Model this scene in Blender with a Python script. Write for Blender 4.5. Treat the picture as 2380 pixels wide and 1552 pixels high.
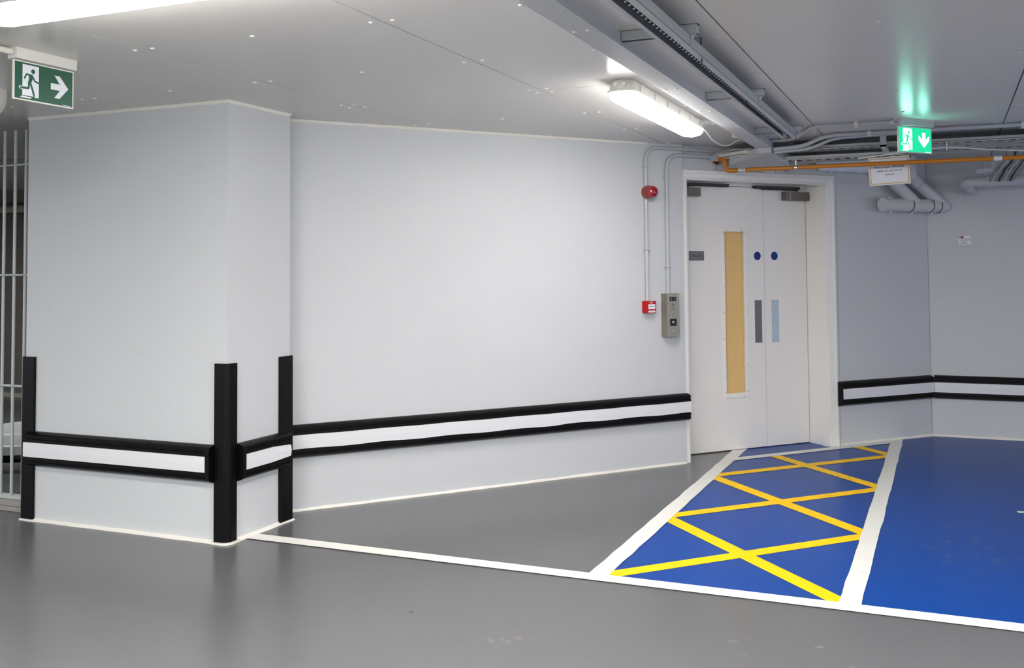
import bpy, math, random
from mathutils import Matrix, Vector
random.seed(7)
sc = bpy.context.scene
for o in list(bpy.data.objects): bpy.data.objects.remove(o)
col = sc.collection
H = 2.55                                   # ceiling height

# ------------------------------------------------------------------ camera
F = Vector((-0.3945, 0.9179, 0.0422)); R = Vector((0.9186, 0.3952, -0.0075)); U = Vector((0.0236, -0.0358, 0.9991))
cd = bpy.data.cameras.new('camera'); cam = bpy.data.objects.new('camera', cd); col.objects.link(cam)
M = Matrix(((R.x, U.x, -F.x, 0), (R.y, U.y, -F.y, 0), (R.z, U.z, -F.z, 1.55), (0, 0, 0, 1)))
cam.matrix_world = M
cd.sensor_fit = 'HORIZONTAL'; cd.sensor_width = 36; cd.lens = 2348.2 / 2380 * 36
cd.shift_x = 0; cd.shift_y = -(776 - 528.4) / 2380
cd.clip_start = 0.05; cd.clip_end = 100
sc.camera = cam

# ------------------------------------------------------------------ light and exposure
sc.view_settings.view_transform = 'Standard'; sc.view_settings.look = 'None'
sc.view_settings.exposure = 0.55; sc.view_settings.gamma = 1.0
sc.view_settings.use_curve_mapping = False
w = bpy.data.worlds.new('world'); sc.world = w; w.use_nodes = True
w.node_tree.nodes['Background'].inputs[0].default_value = (0.86, 0.90, 0.96, 1)
w.node_tree.nodes['Background'].inputs[1].default_value = 1.05
LAMP = 28.0                                # emission of the ceiling battens' diffusers
EXIT = 5.0                                 # emission of the lit exit sign

def fill_lamp(x, y, rz, power, lx=1.6, ly=0.16):
    l = bpy.data.lights.new('batten_or_fill_light', 'AREA'); l.shape = 'RECTANGLE'; l.size = lx; l.size_y = ly
    l.energy = power; l.color = (1.0, 0.98, 0.95)
    o = bpy.data.objects.new('batten_or_fill_light', l); col.objects.link(o)
    o.location = (x, y, 2.44); o.rotation_euler = (0, 0, rz)
# unseen area lamps added to fill the light, standing in for more battens
for x, y, rz, p in [(1.3, 2.4, 0, 165), (-2.2, -0.3, 0, 165), (5.2, 2.6, math.pi/2, 40), (-7.2, 0.6, 0, 90), (1.6, -4.0, 0, 60), (-4.5, -4.5, 0, 60), (-8.6, 6.4, 0, 34)]:  # last one is added inside the store to brighten it behind the gate
    fill_lamp(x, y, rz, p)

# ------------------------------------------------------------------ materials
def srgb(c):
    return tuple((v/255/12.92 if v/255 <= 0.04045 else ((v/255+0.055)/1.055)**2.4) for v in c)
MATS = {}
def mat(name, c, rough=0.5, metal=0.0, bump=None, var=None, spec=0.5, emit=None, rvar=None, coat=0.0, alpha=None):
    """c sRGB 0-255; bump (scale, strength, distance); var (scale, amount); rvar (scale, amount)"""
    if name in MATS: return MATS[name]
    m = bpy.data.materials.new(name); m.use_nodes = True; nt = m.node_tree; n = nt.nodes; L = nt.links
    b = n['Principled BSDF']; base = srgb(c) + (1,)
    b.inputs['Base Color'].default_value = base
    b.inputs['Roughness'].default_value = rough; b.inputs['Metallic'].default_value = metal
    b.inputs['Specular IOR Level'].default_value = spec; b.inputs['Coat Weight'].default_value = coat
    if coat: b.inputs['Coat Roughness'].default_value = 0.12
    if emit:
        b.inputs['Emission Color'].default_value = srgb(emit[0]) + (1,); b.inputs['Emission Strength'].default_value = emit[1]
    tc = n.new('ShaderNodeTexCoord')
    geo = n.new('ShaderNodeNewGeometry')
    if var:
        t = n.new('ShaderNodeTexNoise'); t.inputs['Scale'].default_value = var[0]; t.inputs['Detail'].default_value = 5
        L.new(geo.outputs['Position'], t.inputs['Vector'])
        mx = n.new('ShaderNodeMix'); mx.data_type = 'RGBA'
        a = tuple(min(1, v*(1-var[1])) for v in base[:3]) + (1,); z = tuple(min(1, v*(1+var[1])) for v in base[:3]) + (1,)
        mx.inputs[6].default_value = a; mx.inputs[7].default_value = z
        L.new(t.outputs['Fac'], mx.inputs[0]); L.new(mx.outputs[2], b.inputs['Base Color'])
    if rvar:
        t = n.new('ShaderNodeTexNoise'); t.inputs['Scale'].default_value = rvar[0]; t.inputs['Detail'].default_value = 4
        L.new(geo.outputs['Position'], t.inputs['Vector'])
        mr = n.new('ShaderNodeMapRange'); mr.inputs['From Min'].default_value = 0.3; mr.inputs['From Max'].default_value = 0.7
        mr.inputs['To Min'].default_value = max(0, rough-rvar[1]); mr.inputs['To Max'].default_value = rough+rvar[1]
        L.new(t.outputs['Fac'], mr.inputs['Value']); L.new(mr.outputs[0], b.inputs['Roughness'])
    if bump:
        t = n.new('ShaderNodeTexNoise'); t.inputs['Scale'].default_value = bump[0]; t.inputs['Detail'].default_value = 3
        L.new(geo.outputs['Position'], t.inputs['Vector'])
        bp = n.new('ShaderNodeBump'); bp.inputs['Strength'].default_value = bump[1]; bp.inputs['Distance'].default_value = bump[2]
        L.new(t.outputs['Fac'], bp.inputs['Height']); L.new(bp.outputs[0], b.inputs['Normal'])
    MATS[name] = m
    return m

WALL = mat('pale_blue_grey_wall_paint', (200, 203, 206), 0.55, bump=(55, 0.25, 0.004), var=(1.3, 0.02), spec=0.35)
CEIL = mat('grey_satin_ceiling_board', (212, 210, 206), 0.27, bump=(5, 0.05, 0.01), var=(0.8, 0.02), spec=0.5)
GAP = mat('dark_board_joint', (70, 66, 66), 0.8)
CREAM = mat('cream_sealant', (234, 231, 222), 0.5, bump=(30, 0.3, 0.004))
DOORW = mat('white_door_laminate', (236, 233, 229), 0.42, var=(2.0, 0.015), bump=(90, 0.05, 0.001))
TRIMW = mat('white_gloss_joinery', (238, 236, 231), 0.33)
BLACK = mat('black_rubber', (9, 9, 11), 0.42, bump=(40, 0.15, 0.002), spec=0.16)
BLACKP = mat('black_vinyl', (7, 7, 9), 0.38, spec=0.18)
WHITEV = mat('white_vinyl_strip', (222, 222, 226), 0.42, bump=(6, 0.25, 0.006))
PAINTED = mat('grey_painted_metal', (186, 190, 194), 0.42)
TRAYM = mat('galvanised_tray', (178, 180, 178), 0.45, metal=0.25)
SLOT = mat('dark_slot', (38, 40, 50), 0.8)
DARKCH = mat('dark_channel', (34, 37, 54), 0.7)
BEAD = mat('clear_beads', (235, 238, 245), 0.25)
OFFW = mat('off_white_plastic', (222, 221, 212), 0.38)
RED = mat('red_plastic', (176, 4, 10), 0.35, spec=0.3)
REDLENS = mat('red_lens', (150, 8, 18), 0.12, coat=0.8)
STEEL = mat('brushed_steel', (150, 143, 132), 0.36, metal=0.75, bump=(300, 0.05, 0.001))
STEELD = mat('closer_metal', (112, 106, 100), 0.45, metal=0.5)
STEELP = mat('satin_steel_plate', (108, 108, 110), 0.4, metal=0.4)
FILM = mat('blue_protective_film', (176, 194, 210), 0.35)
DARKM = mat('dark_anodised_metal', (52, 52, 56), 0.4, metal=0.3)
TAN = mat('tan_board', (226, 190, 124), 0.55, var=(9, 0.05), bump=(60, 0.1, 0.002))
BLUE = mat('blue_sign', (6, 38, 120), 0.4, spec=0.2)
PALEBLUE = mat('pale_blue_ink', (52, 88, 160), 0.5)
INK = mat('black_ink', (22, 22, 26), 0.6)
PAPER = mat('white_paper', (232, 232, 238), 0.5)
GOLD = mat('gold_border', (205, 168, 96), 0.55)
MAROON = mat('maroon_print', (120, 20, 40), 0.5)
OCHRE = mat('ochre_pipe_paint', (196, 122, 24), 0.35)
GALV = mat('zinc_bracket', (205, 208, 210), 0.25, metal=0.8)
PIPEG = mat('pale_grey_soil_pipe', (208, 209, 211), 0.42)
LAG = mat('white_lagging', (232, 236, 242), 0.7, bump=(14, 0.5, 0.03))
GREEN = mat('green_sign_face', (18, 82, 62), 0.35)
GREENW = mat('white_sign_pictogram', (225, 230, 235), 0.4)
LITG = mat('lit_green_panel', (0, 120, 80), 0.4, emit=((0, 214, 150), EXIT*0.15))
LITW = mat('lit_white_pictogram', (255, 255, 255), 0.4, emit=((150, 255, 222), EXIT*1.9))
DIFF = mat('batten_diffuser', (245, 245, 250), 0.4, emit=((255, 250, 243), LAMP))
DIFFN = mat('near_batten_diffuser', (245, 245, 250), 0.4, emit=((255, 250, 243), LAMP*2.0))
BODY = mat('batten_body', (216, 216, 210), 0.45)
GATE = mat('galvanised_bar', (190, 198, 195), 0.5, metal=0.2, bump=(60, 0.4, 0.004))
CONC = mat('raw_concrete', (150, 148, 144), 0.8, var=(3, 0.08), bump=(20, 0.3, 0.006))
DARKW = mat('dim_room_wall', (150, 148, 145), 0.7, var=(2, 0.05))
CABLEM = mat('grey_cable', (150, 150, 150), 0.5)
CABLED = mat('dark_cable', (58, 58, 60), 0.5)

def floor_material(name, c, wear=None, rough=0.3, spec=0.2):
    m = mat(name, c, rough, spec=spec, bump=(9, 0.012, 0.004))
    nt = m.node_tree; n = nt.nodes; L = nt.links; b = n['Principled BSDF']
    geo = n.new('ShaderNodeNewGeometry')
    t = n.new('ShaderNodeTexNoise'); t.inputs['Scale'].default_value = 1.4; t.inputs['Detail'].default_value = 3; t.inputs['Roughness'].default_value = 0.5
    L.new(geo.outputs['Position'], t.inputs['Vector'])
    r = n.new('ShaderNodeMapRange'); r.inputs['From Min'].default_value = 0.35; r.inputs['From Max'].default_value = 0.7
    r.inputs['To Min'].default_value = rough-0.03; r.inputs['To Max'].default_value = rough+0.04
    L.new(t.outputs['Fac'], r.inputs['Value'])
    base = srgb(c); mx = n.new('ShaderNodeMix'); mx.data_type = 'RGBA'
    mx.inputs[6].default_value = tuple(v*0.98 for v in base)+(1,); mx.inputs[7].default_value = tuple(v*1.02 for v in base)+(1,)
    L.new(t.outputs['Fac'], mx.inputs[0]); out = mx.outputs[2]
    for (px, py, sx, sy, ang, thr, colr, amt, nsc) in (wear or []):
        mp = n.new('ShaderNodeMapping'); mp.vector_type = 'TEXTURE'; mp.inputs['Location'].default_value = (px, py, 0)
        mp.inputs['Rotation'].default_value = (0, 0, ang); mp.inputs['Scale'].default_value = (sx, sy, 1)
        L.new(geo.outputs['Position'], mp.inputs['Vector'])
        ln = n.new('ShaderNodeVectorMath'); ln.operation = 'LENGTH'; L.new(mp.outputs[0], ln.inputs[0])
        fall = n.new('ShaderNodeMapRange'); fall.inputs['From Min'].default_value = 0.3; fall.inputs['From Max'].default_value = 1.0
        fall.inputs['To Min'].default_value = 1; fall.inputs['To Max'].default_value = 0; L.new(ln.outputs['Value'], fall.inputs['Value'])
        t2 = n.new('ShaderNodeTexNoise'); t2.inputs['Scale'].default_value = nsc; t2.inputs['Detail'].default_value = 8; t2.inputs['Roughness'].default_value = 0.7
        L.new(geo.outputs['Position'], t2.inputs['Vector'])
        th = n.new('ShaderNodeMapRange'); th.inputs['From Min'].default_value = thr; th.inputs['From Max'].default_value = thr+0.16
        L.new(t2.outputs['Fac'], th.inputs['Value'])
        mu = n.new('ShaderNodeMath'); mu.operation = 'MULTIPLY'; L.new(fall.outputs[0], mu.inputs[0]); L.new(th.outputs[0], mu.inputs[1])
        m2 = n.new('ShaderNodeMath'); m2.operation = 'MULTIPLY'; L.new(mu.outputs[0], m2.inputs[0]); m2.inputs[1].default_value = amt
        mm = n.new('ShaderNodeMix'); mm.data_type = 'RGBA'; mm.inputs[7].default_value = srgb(colr)+(1,)
        L.new(m2.outputs[0], mm.inputs[0]); L.new(out, mm.inputs[6]); out = mm.outputs[2]
    L.new(out, b.inputs['Base Color'])
    return m
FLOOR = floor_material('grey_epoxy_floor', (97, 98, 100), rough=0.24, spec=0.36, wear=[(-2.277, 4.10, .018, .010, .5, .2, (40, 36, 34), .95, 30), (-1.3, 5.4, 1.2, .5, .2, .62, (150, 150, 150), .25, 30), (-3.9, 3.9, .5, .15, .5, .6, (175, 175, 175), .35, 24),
    (-1.72, 3.95, 0.17, 0.05, 0.5, 0.52, (160, 128, 100), 0.75, 22),
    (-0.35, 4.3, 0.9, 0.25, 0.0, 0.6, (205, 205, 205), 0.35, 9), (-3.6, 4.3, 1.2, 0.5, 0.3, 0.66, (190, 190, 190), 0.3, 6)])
BLUEF = floor_material('blue_floor_paint', (0, 63, 144), rough=0.3, spec=0.1, wear=[
    (0.0, 6.2, 0.8, 0.9, 0.3, 0.53, (80, 96, 128), 0.6, 12), (-1.0, 6.6, 0.5, 1.4, 0, 0.56, (70, 112, 180), 0.35, 7),
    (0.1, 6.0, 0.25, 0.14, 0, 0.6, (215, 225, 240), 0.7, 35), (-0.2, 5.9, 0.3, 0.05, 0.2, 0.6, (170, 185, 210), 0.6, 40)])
WHITEL = floor_material('white_line_paint', (236, 235, 228), rough=0.4, wear=[(-0.45, 6.4, 0.5, 2.0, 0, 0.56, (190, 190, 184), 0.4, 10)])
YELLOW = floor_material('yellow_line_paint', (255, 204, 0), rough=0.45, spec=0.1)

# ------------------------------------------------------------------ mesh helpers
def T(x=0, y=0, z=0): return Matrix.Translation((x, y, z))
def RX(a): return Matrix.Rotation(a, 4, 'X')
def RY(a): return Matrix.Rotation(a, 4, 'Y')
def RZ(a): return Matrix.Rotation(a, 4, 'Z')
class MB:
    def __init__(s): s.v = []; s.f = []; s.mi = []; s.sm = []; s.mats = []
    def _m(s, m):
        if m not in s.mats: s.mats.append(m)
        return s.mats.index(m)
    def add(s, vs, fs, m, X=None, smooth=False):
        b = len(s.v); k = s._m(m)
        s.v += [tuple((X @ Vector(p)) if X else p) for p in vs]
        for f in fs: s.f.append(tuple(b+i for i in f)); s.mi.append(k); s.sm.append(smooth)
        return s
    def box(s, x0, x1, y0, y1, z0, z1, m, X=None):
        return s.add([(x0,y0,z0),(x1,y0,z0),(x1,y1,z0),(x0,y1,z0),(x0,y0,z1),(x1,y0,z1),(x1,y1,z1),(x0,y1,z1)],
                     [(0,3,2,1),(4,5,6,7),(0,1,5,4),(1,2,6,5),(2,3,7,6),(3,0,4,7)], m, X)
    def prism(s, poly, a0, a1, m, axis='z', X=None, smooth=False):
        """poly 2D closed, extruded along axis: z -> (x,y), x -> (y,z), y -> (x,z)"""
        def P(p, a): return {'z': (p[0], p[1], a), 'x': (a, p[0], p[1]), 'y': (p[0], a, p[1])}[axis]
        n = len(poly); vs = [P(p, a0) for p in poly]+[P(p, a1) for p in poly]
        s.add(vs, [(i, (i+1) % n, n+(i+1) % n, n+i) for i in range(n)], m, X, smooth)
        s.add(vs, [tuple(range(n-1, -1, -1)), tuple(range(n, 2*n))], m, X)
        return s
    def loft(s, rings, m, X=None, smooth=False, caps=True):
        n = len(rings[0]); vs = [p for r in rings for p in r]
        fs = [(k*n+i, k*n+(i+1) % n, (k+1)*n+(i+1) % n, (k+1)*n+i) for k in range(len(rings)-1) for i in range(n)]
        s.add(vs, fs, m, X, smooth)
        if caps: s.add(rings[0]+rings[-1], [tuple(range(n-1, -1, -1)), tuple(range(n, 2*n))], m, X)
        return s
    def cyl(s, p0, p1, r, m, seg=20, r1=None, X=None, smooth=True):
        p0 = Vector(p0); p1 = Vector(p1); d = (p1-p0).normalized()
        a = d.orthogonal().normalized(); b = d.cross(a); r1 = r if r1 is None else r1
        ring = lambda c, q: [tuple(c+a*(q*math.cos(t))+b*(q*math.sin(t))) for t in [2*math.pi*i/seg for i in range(seg)]]
        return s.loft([ring(p0, r), ring(p1, r1)], m, X, smooth)
    def tube(s, pts, r, m, seg=12, X=None, fillet=0.0, caps=True):
        P = [Vector(p) for p in pts]
        if fillet:
            Q = [P[0]]
            for i in range(1, len(P)-1):
                a = (P[i-1]-P[i]); b = (P[i+1]-P[i]); f = min(fillet, a.length*0.49, b.length*0.49)
                s0 = P[i]+a.normalized()*f; s1 = P[i]+b.normalized()*f
                for k in range(9):
                    t = k/8; Q.append(s0*(1-t)**2+P[i]*2*t*(1-t)+s1*t*t)
            Q.append(P[-1]); P = Q
        up = None; rings = []
        for i, p in enumerate(P):
            d = (P[min(i+1, len(P)-1)]-P[max(i-1, 0)]).normalized()
            up = d.orthogonal().normalized() if up is None else (up-d*up.dot(d)).normalized()
            b = d.cross(up)
            rings.append([tuple(p+up*(r*math.cos(2*math.pi*k/seg))+b*(r*math.sin(2*math.pi*k/seg))) for k in range(seg)])
        return s.loft(rings, m, X, True, caps)
    def lathe(s, prof, m, X=None, seg=28, smooth=True):
        """prof (r, h) around local z"""
        rings = [[(r*math.cos(2*math.pi*k/seg), r*math.sin(2*math.pi*k/seg), h) for k in range(seg)] for r, h in prof]
        return s.loft(rings, m, X, smooth)
    def text(s, txt, size, m, X, align='CENTER', ext=0.0002):
        c = bpy.data.curves.new('lettering', 'FONT'); c.body = txt; c.size = size; c.align_x = align; c.align_y = 'CENTER'; c.extrude = ext
        c.resolution_u = 2; o = bpy.data.objects.new('lettering', c); col.objects.link(o)
        bpy.context.view_layer.update()
        me = bpy.data.meshes.new_from_object(o.evaluated_get(bpy.context.evaluated_depsgraph_get()))
        s.add([tuple(v.co) for v in me.vertices], [tuple(p.vertices) for p in me.polygons], m, X)
        bpy.data.objects.remove(o); bpy.data.curves.remove(c); bpy.data.meshes.remove(me)
        return s
    def build(s, name, parent=None, bevel=0, loc=None, rz=0, label=None, cat=None, group=None, kind=None):
        me = bpy.data.meshes.new(name); me.from_pydata(s.v, [], s.f)
        for m in s.mats: me.materials.append(m)
        for p, k, q in zip(me.polygons, s.mi, s.sm): p.material_index = k; p.use_smooth = q
        me.update()
        o = bpy.data.objects.new(name, me); col.objects.link(o)
        if parent: o.parent = parent
        if loc: o.location = loc
        if rz: o.rotation_euler = (0, 0, rz)
        if bevel:
            b = o.modifiers.new('bevel', 'BEVEL'); b.width = bevel; b.segments = 2; b.limit_method = 'ANGLE'; b.angle_limit = math.radians(40)
        return tag(o, label, cat, group, kind)
def tag(o, label=None, cat=None, group=None, kind=None):
    for k, v in (('label', label), ('category', cat), ('group', group), ('kind', kind)):
        if v: o[k] = v
    return o
def empty(name, loc=(0, 0, 0), rz=0, label=None, cat=None, group=None, kind=None):
    o = bpy.data.objects.new(name, None); col.objects.link(o); o.location = loc; o.rotation_euler = (0, 0, rz)
    o.empty_display_size = 0.1
    return tag(o, label, cat, group, kind)
def TXT(x, y, z):          # lettering on a face that looks towards -y of a wall frame
    return T(x, y, z) @ RX(math.pi/2)

# wall frames: local x along the wall, local y into it, z up
AM = math.radians(51.836); OM = 6.4797     # main wall
AD = math.radians(48.946); OD = 6.7608     # wall with the door
def frame(a, off, t=0.0, z=0.0):
    d = Vector((math.cos(a), math.sin(a), 0)); n = Vector((-d.y, d.x, 0))
    p = n*off+d*t; return (p.x, p.y, z)
CX, CY, CA, CB = -3.8115, 4.7098, 1.5862, 0.601    # column
RWY = 10.111; CORN = 7.520; RX0 = -0.159           # right wall and its corner
X0, X1, Y0 = -14.0, 8.0, -8.0

# ------------------------------------------------------------------ setting
fl = MB(); fl.box(X0, X1, Y0, 12.5, -0.2, 0, FLOOR)
floor = fl.build('floor', kind='structure')
def wall_line(x, off):    # y of a line parallel to the door wall at offset off
    return (off+math.sin(AD)*x)/math.cos(AD)
E1 = 0.0012
def flat(poly, z, m, name):
    b = MB(); n = len(poly); b.add([(p[0], p[1], z) for p in poly], [tuple(range(n))], m)
    o = b.build(name, parent=floor); return o
L1, L2, R1, R2, B1, B2 = -1.7134, -1.6118, -0.4948, -0.3963, 4.9563, 4.8483
flat([(L1+.05, B1-.05), (6.0, B1-.05), (6.0, RWY), (RX0, RWY), (L1+.05, wall_line(L1+.05, OD))], E1, BLUEF, 'blue_floor_paint')
def door_pt(td, off): 
    p = frame(AD, off, td); return (p[0], p[1])
# yellow hatching
def yl(p, q, w=0.1):
    dx, dy = q[0]-p[0], q[1]-p[1]; l = math.hypot(dx, dy); nx, ny = -dy/l*w/2, dx/l*w/2
    return [(p[0]+nx, p[1]+ny), (p[0]-nx, p[1]-ny), (q[0]-nx, q[1]-ny), (q[0]+nx, q[1]+ny)]
def clip(poly, a, b, c):   # keep a x + b y <= c
    out = []
    for i in range(len(poly)):
        p, q = poly[i], poly[(i+1) % len(poly)]; fp = a*p[0]+b*p[1]-c; fq = a*q[0]+b*q[1]-c
        if fp <= 0: out.append(p)
        if fp*fq < 0: t = fp/(fp-fq); out.append((p[0]+(q[0]-p[0])*t, p[1]+(q[1]-p[1])*t))
    return out
sd, cdn = math.sin(AD), math.cos(AD)
flat(clip([door_pt(4.9, OD-.05), door_pt(6.3, OD-.05), door_pt(6.3, OD+.27), door_pt(4.9, OD+.27)], -1, 0, -(L1+.05)), E1*1.2, BLUEF, 'blue_floor_paint')
k = 0
for i in range(4):
    yc = 5.583+1.339*i
    for sgn in (1, -1):
        p = yl((-1.0536-0.7, yc-sgn*1.1*0.7), (-1.0536+0.7, yc+sgn*1.1*0.7))
        p = clip(p, -1, 0, -(L2-.01)); p = clip(p, 1, 0, R1+.01); p = clip(p, 0, -1, -(B1-.01)); p = clip(p, -sd, cdn, 6.645)
        if len(p) > 2: flat(p, E1*2+k*0.00015, YELLOW, 'yellow_floor_line'); k += 1
def wob(x, ya, yb, n=26, amp=0.004):
    return [(x+random.uniform(-amp, amp), ya+(yb-ya)*i/n) for i in range(n+1)]
yl1 = wall_line(L1, OD+.27); yl2 = wall_line(L2, OD+.27)
flat(wob(L1, B1-.04, yl1)+wob(L2, yl2, B1-.04), E1*3, WHITEL, 'white_floor_line')
flat(wob(R1, B1-.04, wall_line(R1, OD)-.01, amp=.004)+wob(R2, wall_line(R2, OD)-.01, B1-.04, amp=.004), E1*3, WHITEL, 'white_floor_line')
flat([(CX-.1, B2), (6, B2-.012), (6, B1-.012), (CX-.1, B1)], E1*4, WHITEL, 'white_floor_line')
flat([door_pt(5.13, 6.635), door_pt(6.93, 6.635), door_pt(6.98, 6.735), door_pt(5.22, 6.735)], E1*3.4, WHITEL, 'white_floor_line')
# wheelchair symbol of the bay (its tip shows at the frame's edge)
b = MB()
def arcband(cx, cy, r0, r1, a0, a1, n=24):
    return [(cx+r1*math.cos(a0+(a1-a0)*i/n), cy+r1*math.sin(a0+(a1-a0)*i/n)) for i in range(n+1)]+[(cx+r0*math.cos(a1+(a0-a1)*i/n), cy+r0*math.sin(a1+(a0-a1)*i/n)) for i in range(n+1)]
def addflat(b, poly, z, m): b.add([(p[0], p[1], z) for p in poly], [tuple(range(len(poly)))], m)
ab = arcband(0.95, 7.0, 0.3, 0.37, math.radians(110), math.radians(350)); n_ = len(ab)
for i in range(24): addflat(b, [ab[i], ab[i+1], ab[n_-2-i], ab[n_-1-i]], E1*2.5, WHITEL)
for seg_ in (((0.373, 7.172), (0.62, 7.21)), ((0.88, 7.85), (0.93, 7.2)), ((0.93, 7.25), (1.3, 7.2)), ((1.3, 7.2), (1.45, 6.75)), ((0.9, 7.6), (1.2, 7.55))):
    addflat(b, yl(*seg_, w=0.05 if seg_[0][0] < .5 else 0.09), E1*2.6, WHITEL)
addflat(b, [(0.88+.09*math.cos(t*.4), 7.98+.09*math.sin(t*.4)) for t in range(16)], E1*2.5, WHITEL)
b.build('wheelchair_floor_symbol', parent=floor)

# ceiling boards with open joints, dark backing
c = MB(); GX = [-2.0579+1.2215*i for i in range(-10, 9)]
rows = [5.207+2.6*i for i in range(-6, 4)]
for i in range(len(GX)-1):
    for j in range(len(rows)-1):
        g = 0.0022 if GX[i+1] < -1.2 else 0.0035
        c.box(GX[i]+g, GX[i+1]-g, rows[j]+.0015, rows[j+1]-.0015, H, H+.012, CEIL)
c.box(X0-.5, X1+.6, Y0-2, 12.8, H+.012, H+.2, GAP)
ceiling = c.build('ceiling', kind='structure')
s = MB()
for g in GX[6:-4]:
    for r_ in rows:
        for yy, xs in ((r_-.05, (-.048, .048)), (r_+.05, (-.048, .048)), (r_+.87, (-.048, .048, .6)), (r_+1.73, (-.048, .048, .6))):
            for dx in xs:
                if g+dx > 3 or not 0 < yy < 9.9: continue
                jx, jy = random.uniform(-.005, .005), random.uniform(-.01, .01)
                s.lathe([(0.0115, 0), (0.010, -.003), (0.005, -.0048), (0.0005, -.0052)], CEIL if g > -1 else TRIMW, T(g+dx+jx, yy+jy, H), seg=10)
s.build('screw_head', parent=ceiling, kind='structure')

# walls
wm = MB(); wm.box(1.15, 5.10, 0, .3, 0, H+.01, WALL)
wm.build('wall_main', loc=frame(AM, OM), rz=AM, kind='structure')
wd = MB(); wd.box(4.73, 4.80, 0, .33, 0, H+.01, WALL); wd.box(4.80, 6.31, 0, .33, 2.30, H+.01, WALL); wd.box(6.31, CORN+.28, 0, .33, 0, H+.01, WALL)
wd.build('wall_door', loc=frame(AD, OD), rz=AD, kind='structure')
wr = MB(); wr.box(RX0, X1+.2, RWY, RWY+.3, 0, H+.01, WALL); wr.box(RX0+.002, X1+.2, RWY-.005, RWY, 1.742, H+.01, WALL)
wr.box(RX0-.002, RX0+.002, RWY-.004, RWY+.01, 0, 1.74, CABLEM)
wr.build('wall_right', kind='structure')
wc = MB(); wc.box(CX-CA, CX, CY, CY+CB, 0, H+.005, WALL)
wc.build('wall_column', kind='structure')
wb = MB(); wb.box(X0, -3.2, 9.3, 9.5, 0, H, DARKW); wb.box(X0, -3.2, 9.27, 9.3, 0, .05, CREAM); wb.build('wall_store', kind='structure')

wb = MB(); wb.box(-11.7, -11.5, 4.87, 9.3, 0, H, DARKW); wb.box(-11.7, -6.6, 4.87, 5.0, 0, H, DARKW); wb.build('wall_store_light_block', kind='structure')  # unseen walls added to keep world light out of the store
# cream sealant lines along floor and ceiling
def cove(name, x0, x1, loc, rz, top=False, w=0.014, h=0.016, mt=None):
    b = MB(); n = max(2, int((x1-x0)/.12)); rings = []
    for i in range(n+1):
        x = x0+(x1-x0)*i/n; q = w*random.uniform(.8, 1.2); g = h*random.uniform(.85, 1.15)
        if top: rings.append([(x, 0.002, H), (x, -q, H), (x, -.002, H-g), (x, 0.002, H-g)])
        else: rings.append([(x, 0.002, 0.0), (x, 0.002, g), (x, -.002, g), (x, -q, 0.0035), (x, -q, 0)])
    b.loft(rings, mt or CREAM); b.build(name, loc=loc, rz=rz, kind='structure')
HP = math.pi/2
cove('baseboard_main', 1.75, 5.09, frame(AM, OM), AM); cove('trim_1', 1.75, 4.75, frame(AM, OM), AM, True)
cove('baseboard_column', CX-CA-.02, CX-.01, (0, CY, 0), 0, w=.026); cove('trim_2', CX-CA, CX+.008, (0, CY, 0), 0, True)
cove('baseboard_column_side', CY+.01, CY+CB+.02, (CX, 0, 0), HP, w=.026); cove('trim_3', CY-.008, CY+CB, (CX, 0, 0), HP, True)
cove('baseboard_door', 6.40, CORN, frame(AD, OD), AD, w=.02, h=.02); cove('baseboard_right', RX0, X1, (0, RWY, 0), 0, w=.02, h=.02)
b = MB(); o_ = [(-.09, .0), (-.09, -.034)]+[(-.022+.056*math.cos(a_), .022-.056*math.sin(a_)) for a_ in [HP-HP*i/10 for i in range(11)]]+[(.034, .085), (0, .085), (0, 0)]
b.prism([(CX+p[0], CY+p[1]) for p in o_], 0, .011, CREAM); b.build('trim_4', kind='structure', bevel=.003)
# downstand beam with its soffit box
bm = MB(); bm.box(-1.356, -1.237, Y0, 5.9, 2.49, H, WALL); bm.box(-1.356, -1.237, 5.904, 8.11, 2.49, H, WALL)
bm.build('beam', kind='structure')
sb = MB()
plan = [(-1.352, 8.02, 2.452), (-1.237, 8.02, 2.452), (-1.17, 8.45, 2.42), (-1.22, 8.90, 2.375), (-1.665, 8.385, 2.362), (-1.60, 8.20, 2.385)]
nn = len(plan); sb.add([p for p in plan]+[(p[0], p[1], 2.495 if i_ in (0, 1) else 2.46) for i_, p in enumerate(plan)], [tuple(range(nn))]+[(i, nn+i, nn+(i+1) % nn, (i+1) % nn) for i in range(nn)], PAINTED)
sb.build('beam_end_box', kind='structure')
s = MB()
for yy in (3.74, 5.16, 5.78, 5.98, 7.5):
    for xx in (-1.334, -1.276):
        s.lathe([(0.009, 0), (0.008, -.0025), (0.0005, -.004)], CEIL, T(xx, yy, 2.49), seg=10)
s.build('beam_screw_heads', kind='structure')

# ------------------------------------------------------------------ door
door = empty('door_1', frame(AD, OD, 0), AD, kind='structure')
f = MB(); Lx, Rx, HZ = 4.815, 6.295, 2.286
def casing_side(xo, xi):
    s_ = 1 if xi > xo else -1
    pr = [(xo, 0.03), (xo, -.018), (xo+s_*.006, -.024), (xo+s_*.030, -.024), (xo+s_*.034, -.020), (xo+s_*.058, -.018), (xi, -.014), (xi, 0.03)]
    if s_ < 0: pr = pr[::-1]
    return pr
f.prism(casing_side(4.748, 4.818), 0, HZ+.07, TRIMW); f.prism(casing_side(6.385, 6.292), 0, HZ+.07, TRIMW)
hd = [(0.03, HZ+.07), (-.018, HZ+.07), (-.024, HZ+.064), (-.024, HZ+.04), (-.020, HZ+.036), (-.018, HZ+.012), (-.014, HZ), (0.03, HZ)]
f.prism(hd, 4.7475, 6.3855, TRIMW, 'x')
f.build('architrave', parent=door)
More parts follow.
